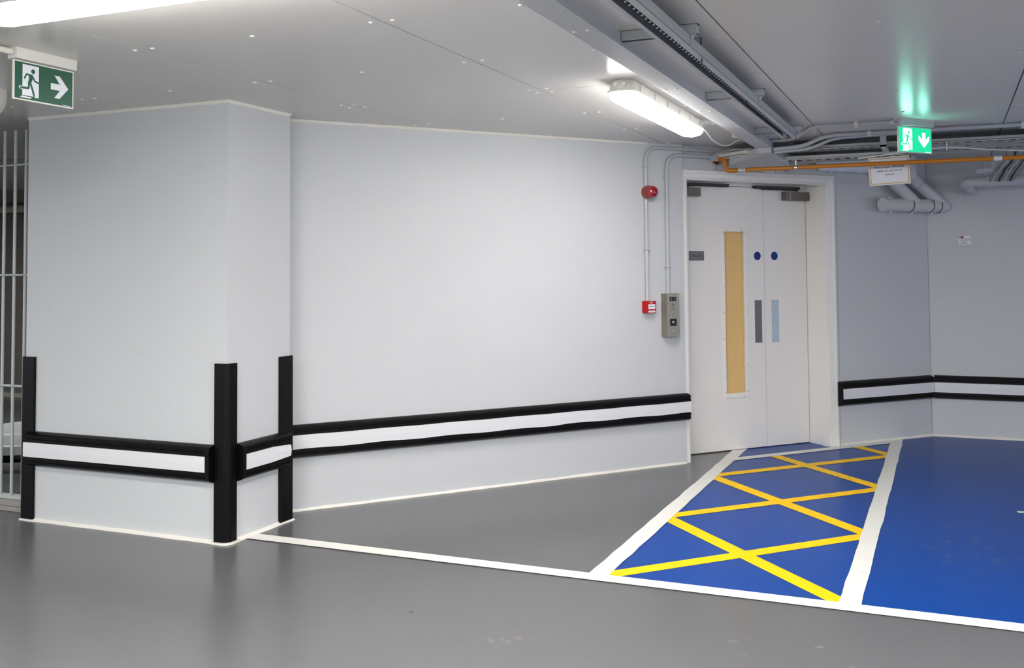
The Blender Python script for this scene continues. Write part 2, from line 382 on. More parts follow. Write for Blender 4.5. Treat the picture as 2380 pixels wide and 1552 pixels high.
f = MB(); f.box(4.79, Lx, -.01, .30, 0, HZ, TRIMW); f.box(Rx, 6.32, -.01, .30, 0, HZ, TRIMW); f.box(4.79, 6.32, -.01, .30, HZ, HZ+.02, TRIMW)
f.box(Lx, Lx+.012, -.005, .08, 0, HZ, TRIMW); f.box(Rx-.012, Rx, -.005, .08, 0, HZ, TRIMW); f.box(Lx, Rx, -.005, .08, HZ-.012, HZ, TRIMW)
f.box(Lx, Rx, .25, .30, 2.258, HZ, TRIMW)
f.build('door_frame', parent=door)
LY = 0.25
lf = MB(); a, b_, z0, z1 = Lx+.004, 5.813, .008, 2.254
vx0, vx1, vz0, vz1 = 5.378, 5.600, .475, 1.872
for q in ((a, vx0, z0, z1), (vx1, b_, z0, z1), (vx0, vx1, z0, vz0), (vx0, vx1, vz1, z1)): lf.box(q[0], q[1], LY, LY+.045, q[2], q[3], DOORW)
leaf = lf.build('door_leaf', parent=door, label='wide door leaf with the tall tan vision panel')
v = MB(); 
for q in ((vx0-.012, vx0+.008, vz0+.012, vz1-.006), (vx1-.008, vx1+.028, vz0+.012, vz1-.006), (vx0-.012, vx1+.028, vz1-.006, vz1+.018), (vx0-.012, vx1+.028, vz0-.03, vz0+.012)):
    v.box(q[0], q[1], LY-.007, LY+.004, q[2], q[3], TRIMW)
for zz in [vz0+.02+i*(vz1-vz0-.04)/6 for i in range(7)]:
    for xx in (vx0-.006, vx1+.018): v.cyl((xx, LY-.0085, zz), (xx, LY-.006, zz), .004, STEELD, 8)
for xx in (vx0+.04, vx1-.03):
    for zz in (vz0-.02, vz1+.01): v.cyl((xx, LY-.0085, zz), (xx, LY-.006, zz), .004, STEELD, 8)
v.build('vision_frame', parent=leaf, bevel=.001)
v = MB(); v.box(vx0+.004, vx1-.004, LY+.022, LY+.030, vz0+.004, vz1-.004, TAN); v.build('vision_panel', parent=leaf, label='tan board filling the vision panel')
v = MB(); v.box(5.703, 5.779, LY-.0025, LY, .905, 1.273, STEELP); v.build('push_plate', parent=leaf, bevel=.001, label='grey push plate')
v = MB(); v.box(5.020, 5.172, LY-.003, LY, 1.620, 1.698, STEELP)
v.box(5.020, 5.172, LY-.0036, LY-.003, 1.694, 1.698, DARKM); v.box(5.020, 5.172, LY-.0036, LY-.003, 1.620, 1.623, DARKM)
v.box(5.020, 5.023, LY-.0036, LY-.003, 1.62, 1.698, DARKM); v.box(5.168, 5.172, LY-.0036, LY-.003, 1.62, 1.698, DARKM)
v.text('Lift Lobby', .0265, INK, TXT(5.096, LY-.0034, 1.659)); v.build('name_plate', parent=leaf, label='grey plate reading Lift Lobby')
def fire_disc(parent, x):
    d = MB(); d.cyl((x, LY-.0015, 1.657), (x, LY, 1.657), .037, BLUE, 36)
    for tx, dz in (('Fire door', .016), ('keep', 0), ('shut', -.016)): d.text(tx, .0125, PALEBLUE, TXT(x, LY-.0018, 1.657+dz))
    for dx in (-.033, .033): d.cyl((x+dx, LY-.0025, 1.657), (x+dx, LY-.001, 1.657), .0025, GALV, 8)
    d.build('fire_door_sign', parent=parent, label='round blue fire door sign')
fire_disc(leaf, 5.741)
def closer(parent, x0, x1, t0, t1, z0, z1, tz):
    d = MB(); d.box(x0, x1, LY-.062, LY, z0, z1, STEELD); d.box(x0+.05, x0+.053, LY-.063, LY, z0, z1, GALV); d.build('closer_body', parent=parent, bevel=.002)
    d = MB(); d.box(t0, t1, LY-.05, LY+.02, tz, tz+.022, DARKM); d.box(t0, t1, LY-.046, LY-.02, tz-.004, tz+.001, INK)
    d.box(t0+.08, (x0+x1)/2+.03, LY-.04, LY-.022, tz-.012, tz-.005, DARKM); d.cyl(((x0+x1)/2+.02, LY-.03, z1), ((x0+x1)/2+.02, LY-.03, tz-.004), .009, STEELD)
    d.build('closer_arm', parent=parent, bevel=.001)
closer(leaf, 4.85, 5.105, 4.86, 5.41, 2.160, 2.232, 2.250)
lf = MB(); lf.box(5.817, Rx-.008, LY, LY+.045, z0, z1, DOORW)
leaf2 = lf.build('door_leaf', parent=door, label='narrow door leaf')
v = MB(); v.box(5.888, 5.966, LY-.0025, LY, .903, 1.273, FILM)
for xx in (5.896, 5.958):
    for zz in (.915, 1.088, 1.262): v.cyl((xx, LY-.004, zz), (xx, LY-.002, zz), .004, STEELD, 8)
v.build('push_plate', parent=leaf2, label='push plate under pale blue film')
fire_disc(leaf2, 5.929)
closer(leaf2, 6.02, 6.285, 5.70, 6.19, 2.146, 2.222, 2.246)
v = MB(); v.box(5.8132, 5.8168, LY+.02, LY+.04, 0, 2.254, GAP); v.box(Lx, Rx, LY+.01, LY+.3, -.001, .006, GAP); v.build('door_gap', parent=door)
v = MB(); v.box(4.7, 6.4, .45, .5, 0, 2.4, GAP); v.build('lobby_backing', parent=door, kind='structure')

# ------------------------------------------------------------------ impact rails and corner guards
def mir(pr): return [(y, .905-z) for y, z in pr][::-1]
TOPP = [(0, .558), (-.024, .557), (-.046, .548), (-.056, .540), (-.056, .529), (-.050, .526), (-.050, .519), (-.057, .516), (-.057, .499), (-.044, .497), (-.044, .488), (0, .488)]
def rail(loc, rz, x0, x1, label, cap0=False, cap1=False, curl=False, wavy=False, xi1=None):
    t = empty('wall_impact_rail', loc, rz, label, 'wall rail', 'black and white wall impact rails')
    b = MB(); b.prism(TOPP, x0, x1, BLACK, 'x'); b.prism(mir(TOPP), x0, x1, BLACK, 'x'); b.box(x0, x1, -.03, 0, .41, .495, BLACK)
    for zz in (.5335, .508): b.box(x0, x1, -.0585, -.056, zz-.001, zz+.001, BLACKP); b.box(x0, x1, -.0585, -.056, .905-zz-.001, .905-zz+.001, BLACKP)
    b.build('rail_carrier', parent=t)
    i = MB(); n = max(3, int((x1-x0)/.09)); rings = []; a0 = x0+(.028 if cap0 else 0); a1 = x1-(.028 if cap1 else .03 if curl else 0)
    for k in range(n+1):
        x = a0+(a1-a0)*k/n; dz = (.0025*math.sin(k*1.1) if wavy else 0); lift = 0
        zt, zb = .4975+dz*.6, .4065+dz
        if wavy and x > x0+(x1-x0)*.62: zb += .004
        if curl and k >= n-1: lift = .005*(k-n+2); zt -= .006*(k-n+2); zb += .005*(k-n+2)
        rings.append([(x, -.046-lift, zt), (x, -.0585-lift, zt-.001), (x, -.0598-lift*1.3, .452), (x, -.0585-lift, zb+.001), (x, -.046-lift, zb)])
    i.loft(rings, WHITEV, smooth=False); i.build('rail_insert', parent=t, label='white vinyl strip')
    for on, xa, xb in ((cap0, x0-.001, x0+.027), (cap1, x1-.027, x1+.001)):
        if on:
            c = MB(); pr = [(0, .560), (-.024, .559), (-.047, .550), (-.060, .541), (-.060, .364), (-.047, .355), (-.024, .346), (0, .345)]
            c.prism(pr, xa, xb, BLACKP, 'x'); c.build('rail_end_cap', parent=t, bevel=.003)
rail((0, CY, 0), 0, CX-CA+.05, -3.893, 'long low rail on the wide face of the pillar beside the gate', cap1=True)
rail((CX, 0, 0), HP, 4.783, 5.262, 'short low rail on the narrow side of the pillar, its white strip curling', cap0=True, curl=True)
rail(frame(AM, OM), AM, 1.86, 5.108, 'longest low rail running along the pale wall up to the double door', wavy=True)
rail(frame(AD, OD), AD, 6.372, CORN-.025, 'short low rail between the door architrave and the inner corner', cap0=True)
rail((0, RWY, 0), 0, RX0+.03, 3.6, 'low rail on the far wall above the blue parking bay')
def guard(x, y, legs, label, mirror=1):
    """corner guard; corner at (x, y); legs = local polygon outline"""
    b = MB(); n = len(legs); z = [0.012, 1.025]
    b.prism([(x+p[0], y+p[1]) for p in legs], z[0], z[1], BLACKP, smooth=False)
    o = b.build('corner_guard', label=label, cat='corner guard', group='black rubber corner guards on the pillar', bevel=.004)
th = .02
arc = [(-.022+.042*math.cos(a_), .022-.042*math.sin(a_)) for a_ in [HP-HP*i/8 for i in range(9)]]      # nose outside the right-hand corner
guard(CX, CY, [(0, 0), (-.078, 0), (-.078, -th)]+[(p[0], p[1]) for p in arc]+[(th, .068), (0, .068)], 'tall black corner guard on the front corner of the pillar, nearest the camera')
guard(CX, CY+CB, [(0, 0), (0, -.118), (th, -.118)]+[(th*math.cos(a_), th*math.sin(a_)) for a_ in [HP*i/8 for i in range(9)]]+[(-.06, th), (-.06, 0)], 'slim black corner guard where the pillar meets the pale wall')
guard(CX-CA, CY, [(0, 0), (0, .07), (-th, .07)]+[(-th*math.cos(a_), -th*math.sin(a_)) for a_ in [HP*i/8 for i in range(9)]]+[(.092, -th), (.092, 0)], 'black corner guard on the pillar corner beside the barred gate')

# ------------------------------------------------------------------ ceiling battens
def outline(hl, hw, ch, z):
    return [(-hl+ch, -hw, z), (hl-ch, -hw, z), (hl-ch*.35, -hw+ch*.45, z), (hl, -hw+ch*1.1, z), (hl, hw-ch*1.1, z), (hl-ch*.35, hw-ch*.45, z), (hl-ch, hw, z), (-hl+ch, hw, z), (-hl+ch*.35, hw-ch*.45, z), (-hl, hw-ch*1.1, z), (-hl, -hw+ch*1.1, z), (-hl+ch*.35, -hw+ch*.45, z)]
def batten(loc, rz, L, label, dm=None):
    t = empty('batten_or_fill_light', loc, rz, label, 'ceiling light', 'LED batten lights under the ceiling'); hl = L/2; hw = .078
    b = MB(); b.loft([outline(hl-.022, hw-.016, .05, -.001), outline(hl-.012, hw-.010, .05, -.02), outline(hl-.004, hw-.003, .05, -.052), outline(hl+.003, hw+.003, .05, -.055), outline(hl+.003, hw+.003, .05, -.066)], BODY)
    for yy in (-.022, .022): b.cyl((-hl+.012, yy, -.028), (-hl+.002, yy, -.028), .011, OFFW, 16)
    b.build('batten_body', parent=t)
    d = MB(); d.loft([outline(hl-.001, hw-.001, .05, -.066), outline(hl-.003, hw-.004, .052, -.088), outline(hl-.016, hw-.016, .055, -.106), outline(hl-.04, hw-.036, .05, -.114)], dm or DIFF)
    d.build('batten_diffuser', parent=t, label='glowing white diffuser')
    for k in range(6):
        x = -hl+.13+(L-.26)*k/5
        for sg in (-1, 1):
            c = MB(); c.box(x-.006, x+.006, sg*(hw+.002)-.003, sg*(hw+.002)+.003, -.07, -.02, BODY); c.build('batten_clip', parent=t)
    return t
batten((-1.555, 5.905, H), HP, 1.69, 'lit batten light on the ceiling beside the beam, in front of the door')
batten((-2.32, 2.555, H), 0, 1.66, 'large lit batten light at the top left of the picture', DIFFN)
f = MB()
pts = [(-1.50, 6.745, 2.50), (-1.485, 6.82, 2.485), (-1.474, 6.95, 2.441), (-1.447, 7.06, 2.420), (-1.425, 7.15, 2.417), (-1.405, 7.25, 2.436), (-1.39, 7.40, 2.482), (-1.375, 7.44, 2.492)]
f.tube(pts, .0055, OFFW, 10, fillet=.05); f.build('lamp_flex', label='cream flex sagging from the batten light beside the beam', cat='cable')
f = MB(); f.prism([(-1.425, 7.40), (-1.36, 7.44), (-1.36, 7.47)], 2.505, H, OFFW); f.build('flex_bracket', label='small cream bracket where the sagging flex meets the beam', cat='bracket', bevel=.001)

# ------------------------------------------------------------------ exit signs
LAY = [0]
def strip2(b, pts, w, m, y, X=None, cap=True):
    LAY[0] = (LAY[0]+1) % 12; y = y-.00012*LAY[0]
    for (p, q) in zip(pts[:-1], pts[1:]):
        y -= .00002
        dx, dz = q[0]-p[0], q[1]-p[1]; l = math.hypot(dx, dz); nx, nz = -dz/l*w/2, dx/l*w/2
        b.prism([(p[0]-nx, p[1]-nz), (q[0]-nx, q[1]-nz), (q[0]+nx, q[1]+nz), (p[0]+nx, p[1]+nz)], y-.0004, y, m, 'y', X)
    if cap:
        for p in pts: b.cyl((p[0], y-.00045, p[1]), (p[0], y, p[1]), w/2, m, 12, X=X, smooth=False)
def exit_sign(loc, rz, label, lit, arrow):
    t = empty('exit_sign', loc, rz, label, 'exit sign', 'emergency exit signs'); G, W = (LITG, LITW) if lit else (GREEN, GREENW)
    b = MB(); b.box(0, .335, 0, .058, -.048, -.004, PAINTED if lit else BODY); b.box(-.002, .337, -.003, .06, -.006, 0, OFFW); b.cyl((-.003, .03, -.022), (0, .03, -.022), .004, DARKM, 10)
    b.build('sign_housing', parent=t, bevel=.0015)
    Y = .018
    b = MB(); b.box(-.002, .332, Y, Y+.008, -.228, -.052, OFFW); b.box(.005, .325, Y-.0008, Y, -.222, -.058, G)
    x0, z0 = .045, -.208                                   # pictogram doorway
    b.box(x0, x0+.088, Y-.0014, Y-.0008, z0, -.066, W)
    b.prism([(x0-.012, z0-.008), (x0+.05, z0-.008), (x0+.058, z0+.003), (x0, z0+.003)], Y-.0014, Y-.0008, W, 'y')
    gm = Y-.0016; LAY[0] = 0
    b.cyl((x0+.056, gm-.0004, -.092), (x0+.056, gm, -.092), .0105, G, 20, smooth=False)
    b.prism([(x0+.03, -.106), (x0+.052, -.106), (x0+.054, -.128), (x0+.044, -.152), (x0+.028, -.150), (x0+.034, -.126)], gm-.0004, gm, G, 'y')
    strip2(b, [(x0+.05, -.11), (x0+.066, -.134), (x0+.088, -.140)], .008, G, gm)
    strip2(b, [(x0+.036, -.109), (x0+.02, -.109), (x0+.010, -.128)], .008, G, gm)
    strip2(b, [(x0+.034, -.150), (x0+.032, -.170), (x0+.0, -.172)], .010, G, gm); strip2(b, [(x0-.012, -.171), (x0+.0, -.172)], .014, W, Y-.001); strip2(b, [(x0-.010, -.1715), (x0+.0, -.172)], .008, G, gm)
    strip2(b, [(x0+.042, -.148), (x0+.052, -.172), (x0+.062, -.200)], .010, G, gm); strip2(b, [(x0+.048, -.214), (x0+.062, -.204)], .006, G, gm)
    AX = T(.252, 0, -.140)
    ar = [(-.052, -.0145), (-.002, -.0145), (-.032, -.052), (-.002, -.052), (.048, 0), (-.002, .052), (-.032, .052), (-.002, .0145), (-.052, .0145)]
    tri = [(ar[3], ar[4], ar[5]), ]
    Xa = AX if arrow == 'right' else AX @ RY(HP)
    b.prism([ar[0], ar[1], (.012, 0), ar[7], ar[8]], Y-.0014, Y-.0008, W, 'y', Xa)
    b.prism([ar[2], ar[3], ar[4], (.012, 0), ], Y-.0014, Y-.0008, W, 'y', Xa); b.prism([(.012, 0), ar[4], ar[5], ar[6]], Y-.0014, Y-.0008, W, 'y', Xa)
    b.box(.265, .318, Y-.0012, Y-.0008, -.219, -.217, W)
    b.build('sign_panel', parent=t, label='lit green panel with a running figure and an arrow' if lit else 'dark green panel with a running figure and an arrow')
    return t
exit_sign((-3.742, 3.197, H), HP, 'unlit dark green exit sign with a right arrow under the ceiling', False, 'right')
exit_sign((-.264, 7.203, H), math.radians(52.5), 'glowing green exit sign with a down arrow under the ceiling', True, 'down')
b = MB(); b.cyl((-3.77, 3.19, H-.02), (-3.77, 3.09, H-.02), .014, OFFW); b.tube([(-3.77, 3.1, H-.02), (-3.77, 1.0, H-.02)], .010, PAINTED); b.build('conduit', label='short conduit running into the unlit exit sign', cat='conduit')
# dome under the ceiling left of the sign
b = MB(); b.lathe([(.088, 0), (.09, -.02), (.089, -.05), (.082, -.085), (.068, -.115), (.048, -.138), (.024, -.150), (.001, -.153)], OFFW, seg=40); b.build('ceiling_dome', loc=(-4.75, 3.88, H), label='pale rounded ceiling dome at the left edge below the dark exit sign', cat='dome')

# ------------------------------------------------------------------ cable channel beside the beam
t = empty('cable_channel', (-.992, 0, 2.46), 0, 'long hanging channel with a beaded dark inside, beside the beam', 'cable channel')
b = MB(); ya, yb = -2.0, 7.25
b.box(-.047, -.043, ya, yb, 0, .045, PAINTED); b.box(.043, .047, ya, yb, 0, .045, PAINTED); b.box(-.047, -.030, ya, yb, -.002, .002, PAINTED); b.box(.018, .047, ya, yb, -.002, .002, PAINTED)
b.build('channel_rail', parent=t)
b = MB(); b.box(-.043, .043, ya, yb, .040, .045, DARKCH); b.cyl((-.006, ya, .020), (-.006, yb, .020), .012, DARKCH, 12); b.build('channel_core', parent=t, label='dark inner strip')
b = MB()
y = 3.0
while y < 7.15:
    if not (5.55 < y < 5.62): b.lathe([(.0062, .004), (.006, 0), (.004, -.004), (.0004, -.0055)], BEAD, T(-.002, y, .0105), seg=8)
    y += .052
b.build('channel_bead_strip', parent=t, kind='stuff', label='row of pale beads')
for i, y in enumerate((4.05, 5.68, 7.28)):
    t = empty('strut_bracket', (-1.05, y, H), 0, ['steel strut bracket under the ceiling nearest the camera', 'middle steel strut bracket holding the cable channel', 'farthest steel strut bracket above the end of the cable channel'][i], 'bracket', 'strut brackets of the cable channel')
    b = MB(); b.box(-.185, .135, 0, .041, -.041, -.0005, PAINTED); b.box(-.186, .136, .008, .033, -.0415, -.040, SLOT); b.box(-.19, .14, -.001, .043, -.0015, 0, SLOT); b.build('strut', parent=t)
    b = MB(); b.box(.085, .130, .004, .037, -.047, -.0415, PAINTED); b.cyl((.108, .02, -.047), (.108, .02, -.057), .013, GALV, 6, smooth=False); b.cyl((.108, .02, -.057), (.108, .02, -.092), .006, PAINTED, 10); b.build('threaded_stud', parent=t)
b = MB(); b.tube([(-.955, 4.31, H), (-.958, 4.31, 2.49), (-.952, 4.31, 2.445), (-.958, 4.305, 2.440)], .003, DARKM, 8); b.build('wire_hook', label='tiny black wire hook hanging beside the cable channel', cat='hook')
# ------------------------------------------------------------------ conduits on the ceiling
def conduit(pts, label, r=.0125, fillet=.09, m=PAINTED, clips=(), name='conduit'):
    t = MB(); t.tube(pts, r, m, 12, fillet=fillet); o = t.build(name, label=label, cat='conduit', group='painted conduits')
    for c_ in clips:
        b = MB(); x, y, z, dx, dy, dz = c_
        b.box(x-dx, x+dx, y-dy, y+dy, z-dz, z+dz, OFFW); b.build('conduit_clip', parent=o, bevel=.002)
    return o
zc = 2.533
conduit([(-1.24, 7.98, 2.538), (-1.07, 7.93, zc), (-.835, 7.27, zc), (-.31, 7.27, zc)], 'nearest ceiling conduit, ending at the glowing exit sign', clips=[(-.55, 7.27, 2.53, .012, .018, .020)])
b = MB(); b.cyl((-.33, 7.27, zc), (-.275, 7.27, zc), .017, OFFW); b.build('conduit_coupler', label='cream coupler joining the nearest conduit to the glowing exit sign', cat='coupler')
conduit([(-1.22, 8.03, 2.478), (-1.0, 8.01, 2.486), (-.80, 7.80, zc), (-.2, 7.80, zc), (3.5, 7.86, zc)], 'long ceiling conduit passing behind the glowing exit sign', r=.015, clips=[(-.50, 7.80, 2.528, .013, .021, .020), (.515, 7.82, 2.528, .02, .023, .021)])
conduit([(-1.22, 8.06, 2.457), (-.95, 8.04, 2.468), (-.76, 7.90, 2.522), (-.3, 7.89, zc)], 'lowest ceiling conduit, cranked upwards beside the beam end')

def tray(name, x0, x1, y0, y1, z, label):
    t = empty(name, (0, 0, z), 0, label, 'cable tray', 'perforated cable trays')
    b = MB(); b.box(x0, x1, y0, y1, 0, .003, TRAYM)
    for yy in (y0, y1-.004): b.box(x0, x1, yy, yy+.004, -.004, .022, TRAYM); b.box(x0, x1, yy-.004, yy+.008, -.008, -.003, TRAYM)
    x = x0+.04; k = 0
    while x < min(x1, 1.3)-.05:
        for q, yy in enumerate((y0+.10, y1-.14)): b.box(x, x+.042, yy, yy+.03, -.0012, 0, SLOT)
        if k % 5 == 2: b.cyl((x+.02, y0+(y1-y0)*.45, -.0012), (x+.02, y0+(y1-y0)*.45, 0), .016, SLOT, 14, smooth=False)
        if k % 5 in (0, 1): b.box(x, x+.03, y0+.2, y0+.235, -.001, 0, SLOT); b.box(x+.004, x+.026, y0+.205, y0+.23, -.0016, 0, TRAYM)
        x += .075; k += 1
    b.build('tray_plate', parent=t)
    return t
tray('cable_tray', -1.17, 3.5, 8.12, 8.86, 2.478, 'long perforated cable tray crossing behind the glowing exit sign')
tray('cable_tray', -1.30, -.27, 8.36, 8.66, 2.428, 'short lower cable tray above the ochre pipe')
t = empty('tray_hanger', (-.415, 0, 2.47), 0, 'strut hanger clamped across the cable trays near the exit sign', 'bracket')
b = MB(); b.box(-.022, .022, 7.98, 8.96, -.022, -.008, PAINTED); b.box(-.022, .022, 7.98, 7.99, -.022, .08, PAINTED); b.cyl((0, 8.03, -.03), (0, 8.03, .08), .006, PAINTED); b.cyl((0, 8.03, -.032), (0, 8.03, -.022), .014, GALV, 6); b.build('hanger_strut', parent=t)

# ochre gas pipe
t = empty('gas_pipe', (0, 8.20, 2.343), 0, 'ochre painted pipe running from an elbow over the door to the right', 'pipe')
b = MB(); b.tube([(-1.56, 0, 0), (3.5, 0, 0)], .0165, OCHRE, 16); b.build('pipe_run', parent=t)
b = MB(); b.tube([(-1.538, 0, 0), (-1.63, 0, -.002), (-1.64, .0, .095), (-1.70, .05, .10), (-1.745, .08, .085)], .0195, OCHRE, 16, fillet=.035); b.build('pipe_elbow', parent=t)
for x in (-1.545, -1.63):
    pass
b = MB(); b.cyl((-1.715, .058, .09), (-1.722, .063, .088), .028, DARKM, 20); b.build('pipe_collar', parent=t)
b = MB(); b.cyl((-1.528, 0, 0), (-1.475, 0, 0), .0172, PAPER, 20); b.text('GAS', .022, INK, T(-1.50, -.0176, .005) @ RX(HP)); b.text('GAS', .022, INK, T(-1.50, -.014, -.012) @ RX(HP*.4)); b.build('pipe_label', parent=t, label='white band reading GAS')
b = MB(); b.cyl((.335, 0, 0), (.39, 0, 0), .0172, PAPER, 20); b.build('pipe_label', parent=t, label='white band')
b = MB(); b.cyl((-1.088, 0, 0), (-1.068, 0, 0), .021, GALV, 16); b.cyl((-1.078, 0, .018), (-1.078, 0, .055), .009, GALV, 8); b.cyl((-1.078, 0, .05), (-1.078, 0, .083), .004, PAINTED, 8); b.build('pipe_hanger', parent=t, label='bright zinc hanger and rod')

# white strut and wires between wall box and beam end
b = MB(); A_ = Vector((-1.74, 8.30, 2.470)); B_ = Vector((-1.42, 8.05, 2.478)); d_ = B_-A_
ang = math.atan2(d_.y, d_.x); X_ = T(*A_) @ RZ(ang)
b.box(0, d_.length, -.02, .02, -.012, .012, OFFW, X_); b.box(.05, d_.length-.05, -.028, .028, -.026, -.020, OFFW, X_)
b.build('trunking_strut', label='cream trunking strut between the round wall box and the beam end', cat='trunking')
b = MB()
for k in range(4):
    z_ = 2.488+.005*k; b.tube([(-1.75+.02*k, 8.30-.02*k, z_-.01), (-1.66-.01*k, 8.2+.03*k, z_+.004*((k*7) % 3)), (-1.56+.02*k, 8.16-.03*(k % 2), z_+.008*((k*5) % 3)), (-1.43+.01*k, 8.07, z_-.008*(k % 2))], .0022, OFFW, 6, fillet=.05)
b.build('cable_bundle', label='cream wires lying over the trunking strut at the beam end', cat='cables')

# ------------------------------------------------------------------ on the main wall
fm = frame(AM, OM)
def onwall(name, **k): return empty(name, fm, AM, **k)
def wall_conduit(xc, zb, zt, xr, clips, label):
    t = empty('wall_conduit', fm, AM, label, 'conduit', 'painted conduits')
    b = MB(); b.tube([(xc, -.018, zb), (xc, -.018, zt), (xr, -.018, zt)], .0135, PAINTED, 14, fillet=.13); b.build('conduit_pipe', parent=t)
    for (x, z, h) in clips:
        b = MB()
        if h: b.box(x-.008, x+.008, -.022, 0, z-.026, z+.026, PAINTED); b.cyl((x, -.035, z), (x, -.02, z), .0145, PAINTED)
        else: b.box(x-.030, x+.030, -.010, 0, z-.008, z+.008, PAINTED); b.tube([(x-.017, -.004, z), (x-.017, -.034, z), (x+.017, -.034, z), (x+.017, -.004, z)], .005, PAINTED, 8, fillet=.01); b.cyl((x-.024, -.014, z), (x-.024, -.008, z), .005, PAINTED, 8)
        b.build('conduit_saddle', parent=t)
wall_conduit(4.722, 1.303, 2.512, 5.36, [(4.722, 2.358, 0), (4.727, 1.703, 0), (5.116, 2.512, 1)], 'left wall conduit dropping past the red beacon to the call point')
wall_conduit(4.926, 1.355, 2.462, 5.40, [(4.926, 2.281, 0), (4.926, 1.567, 0)], 'right wall conduit dropping to the steel intercom')
t = onwall('junction_box', label='round painted junction box above the door architrave', cat='junction box')
b = MB(); b.cyl((5.412, -.055, 2.462), (5.412, -.0, 2.462), .034, PAINTED, 28); b.build('box_body', parent=t); b = MB(); b.cyl((5.412, -.058, 2.462), (5.412, -.054, 2.462), .035, PAINTED, 28); b.build('box_lid', parent=t)
# panel above door
b = MB(); b.box(5.075, 5.78, -.012, 0, 2.362, 2.45, WALL); b.box(5.12, 5.125, -.013, 0, 2.362, 2.44, GAP); b.build('cover_plate', loc=frame(AD, OD), rz=AD, label='wall-coloured cover plate above the door architrave', cat='plate', bevel=.002)
def asset_label(loc, rz, x, z, w_, h_, num, label, red, y=-.0008):
    t = MB(); t.box(x, x+w_, y, 0, z, z+h_, PAPER)
    if red:
        t.box(x+w_*.05, x+w_*.43, y-.0004, y, z+h_*.72, z+h_*.95, MAROON); t.cyl((x+w_*.14, y-.0008, z+h_*.84), (x+w_*.14, y-.0003, z+h_*.84), h_*.07, PAPER, 12)
        t.box(x+w_*.5, x+w_*.92, y-.0004, y, z+h_*.62, z+h_*.66, MAROON); t.box(x+w_*.1, x+w_*.9, y-.0004, y, z+h_*.52, z+h_*.55, CABLED); t.box(x+w_*.18, x+w_*.85, y-.0004, y, z+h_*.38, z+h_*.41, CABLED)
        t.text(num, h_*.26, INK, TXT(x+w_*.38, y-.0004, z+h_*.17))
    else:
        t.box(x+w_*.15, x+w_*.85, y-.0004, y, z+h_*.82, z+h_*.88, CABLED); t.text(num, h_*.45, INK, TXT(x+w_*.42, y-.0004, z+h_*.32))
    t.build('asset_label', loc=loc, rz=rz, label=label, cat='label sticker', group='asset number stickers')
asset_label(frame(AD, OD), AD, 5.625, 2.362, .098, .042, '121860', 'small white number sticker under the ochre pipe over the door', False, y=-.0135)
asset_label((0, RWY-.005, 0), 0, .102, 1.752, .102, .080, '179082', 'white sticker with a maroon corner on the far right wall', True)
b = MB(); b.box(5.725, 5.81, -.03, 0, 2.35, 2.41, PAINTED); b.build('wall_block', loc=frame(AD, OD), rz=AD, label='small painted block beside the number sticker over the door', cat='block', bevel=.003)

# beacon
t = onwall('alarm_beacon', label='red dome alarm beacon mounted on the left wall conduit', cat='beacon')
b = MB(); XB = T(4.728, 0, 2.153) @ RX(HP)
b.lathe([(.056, .0), (.056, .014), (.052, .020), (.05, .022)], OFFW, XB, 36); b.build('beacon_base', parent=t)
b = MB(); b.lathe([(.052, .018), (.056, .022), (.055, .050), (.050, .072)], REDLENS, XB, 36); b.build('beacon_collar', parent=t)
b = MB(); b.lathe([(.048, .072), (.049, .080), (.045, .084), (.048, .090), (.044, .095), (.046, .101), (.041, .107), (.042, .112), (.034, .120), (.020, .126), (.001, .128)], REDLENS, XB, 36); b.build('beacon_lens', parent=t, label='ribbed clear red lens')
# call point
t = onwall('fire_call_point', label='red fire alarm call point box at the end of the left conduit', cat='call point')
b = MB(); x0, x1, z0_, z1_ = 4.684, 4.776, 1.208, 1.300; b.box(x0, x1, -.058, 0, z0_, z1_, RED)
b.text('FIRE', .016, PAPER, TXT((x0+x1)/2, -.0582, z1_-.012)); b.build('call_point_body', parent=t, bevel=.003)
b = MB(); b.box(x0+.018, x1-.010, -.0600, -.0575, z0_+.030, z1_-.024, PAPER); cxm = (x0+x1)/2+.004
b.cyl((cxm, -.0608, 1.259), (cxm, -.0598, 1.259), .0042, INK, 12); 
for sg in (-1, 1): b.prism([(cxm+sg*.018, 1.2565), (cxm+sg*.018, 1.2615), (cxm+sg*.009, 1.2640), (cxm+sg*.009, 1.2540)][::sg], -.0606, -.0600, INK, 'y')
b.build('call_point_glass', parent=t, label='white break glass panel')
b = MB(); b.box(x0+.018, x1-.010, -.0600, -.0575, z0_+.004, z0_+.018, PAPER); b.box(x0+.034, x1-.03, -.0604, -.06, z0_+.0105, z0_+.0115, CABLED); b.build('call_point_label', parent=t)
# intercom
t = onwall('intercom_panel', label='steel door entry intercom beside the door architrave', cat='intercom')
b = MB(); x0, x1, z0_, z1_ = 4.868, 4.985, 1.018, 1.355
b.box(x0, x1, -.072, 0, z0_, z1_, STEEL); b.box(x0-.002, x1+.004, -.076, -.071, z0_-.002, z1_+.003, STEEL); b.build('intercom_body', parent=t, bevel=.0015)
xm = (x0+x1)/2
b = MB(); b.box(xm-.030, xm+.032, -.0785, -.0755, 1.298, 1.330, INK)
for sg in (-1, 1): strip2(b, [(xm+sg*.014, 1.322), (xm+sg*.020, 1.314), (xm+sg*.014, 1.306)], .002, PAPER, -.0786, cap=False)
b.cyl((xm, -.0795, 1.314), (xm, -.078, 1.314), .006, DARKM); b.build('camera_window', parent=t, label='black camera window')
b = MB(); 
for i in range(-3, 4):
    for j in range(-3, 4):
        if abs(i)+abs(j) <= 4 and abs(i) < 4: b.cyl((xm+i*.0042, -.0765, 1.266+j*.0052), (xm+i*.0042, -.0757, 1.266+j*.0052), .0014, INK, 6, smooth=False)
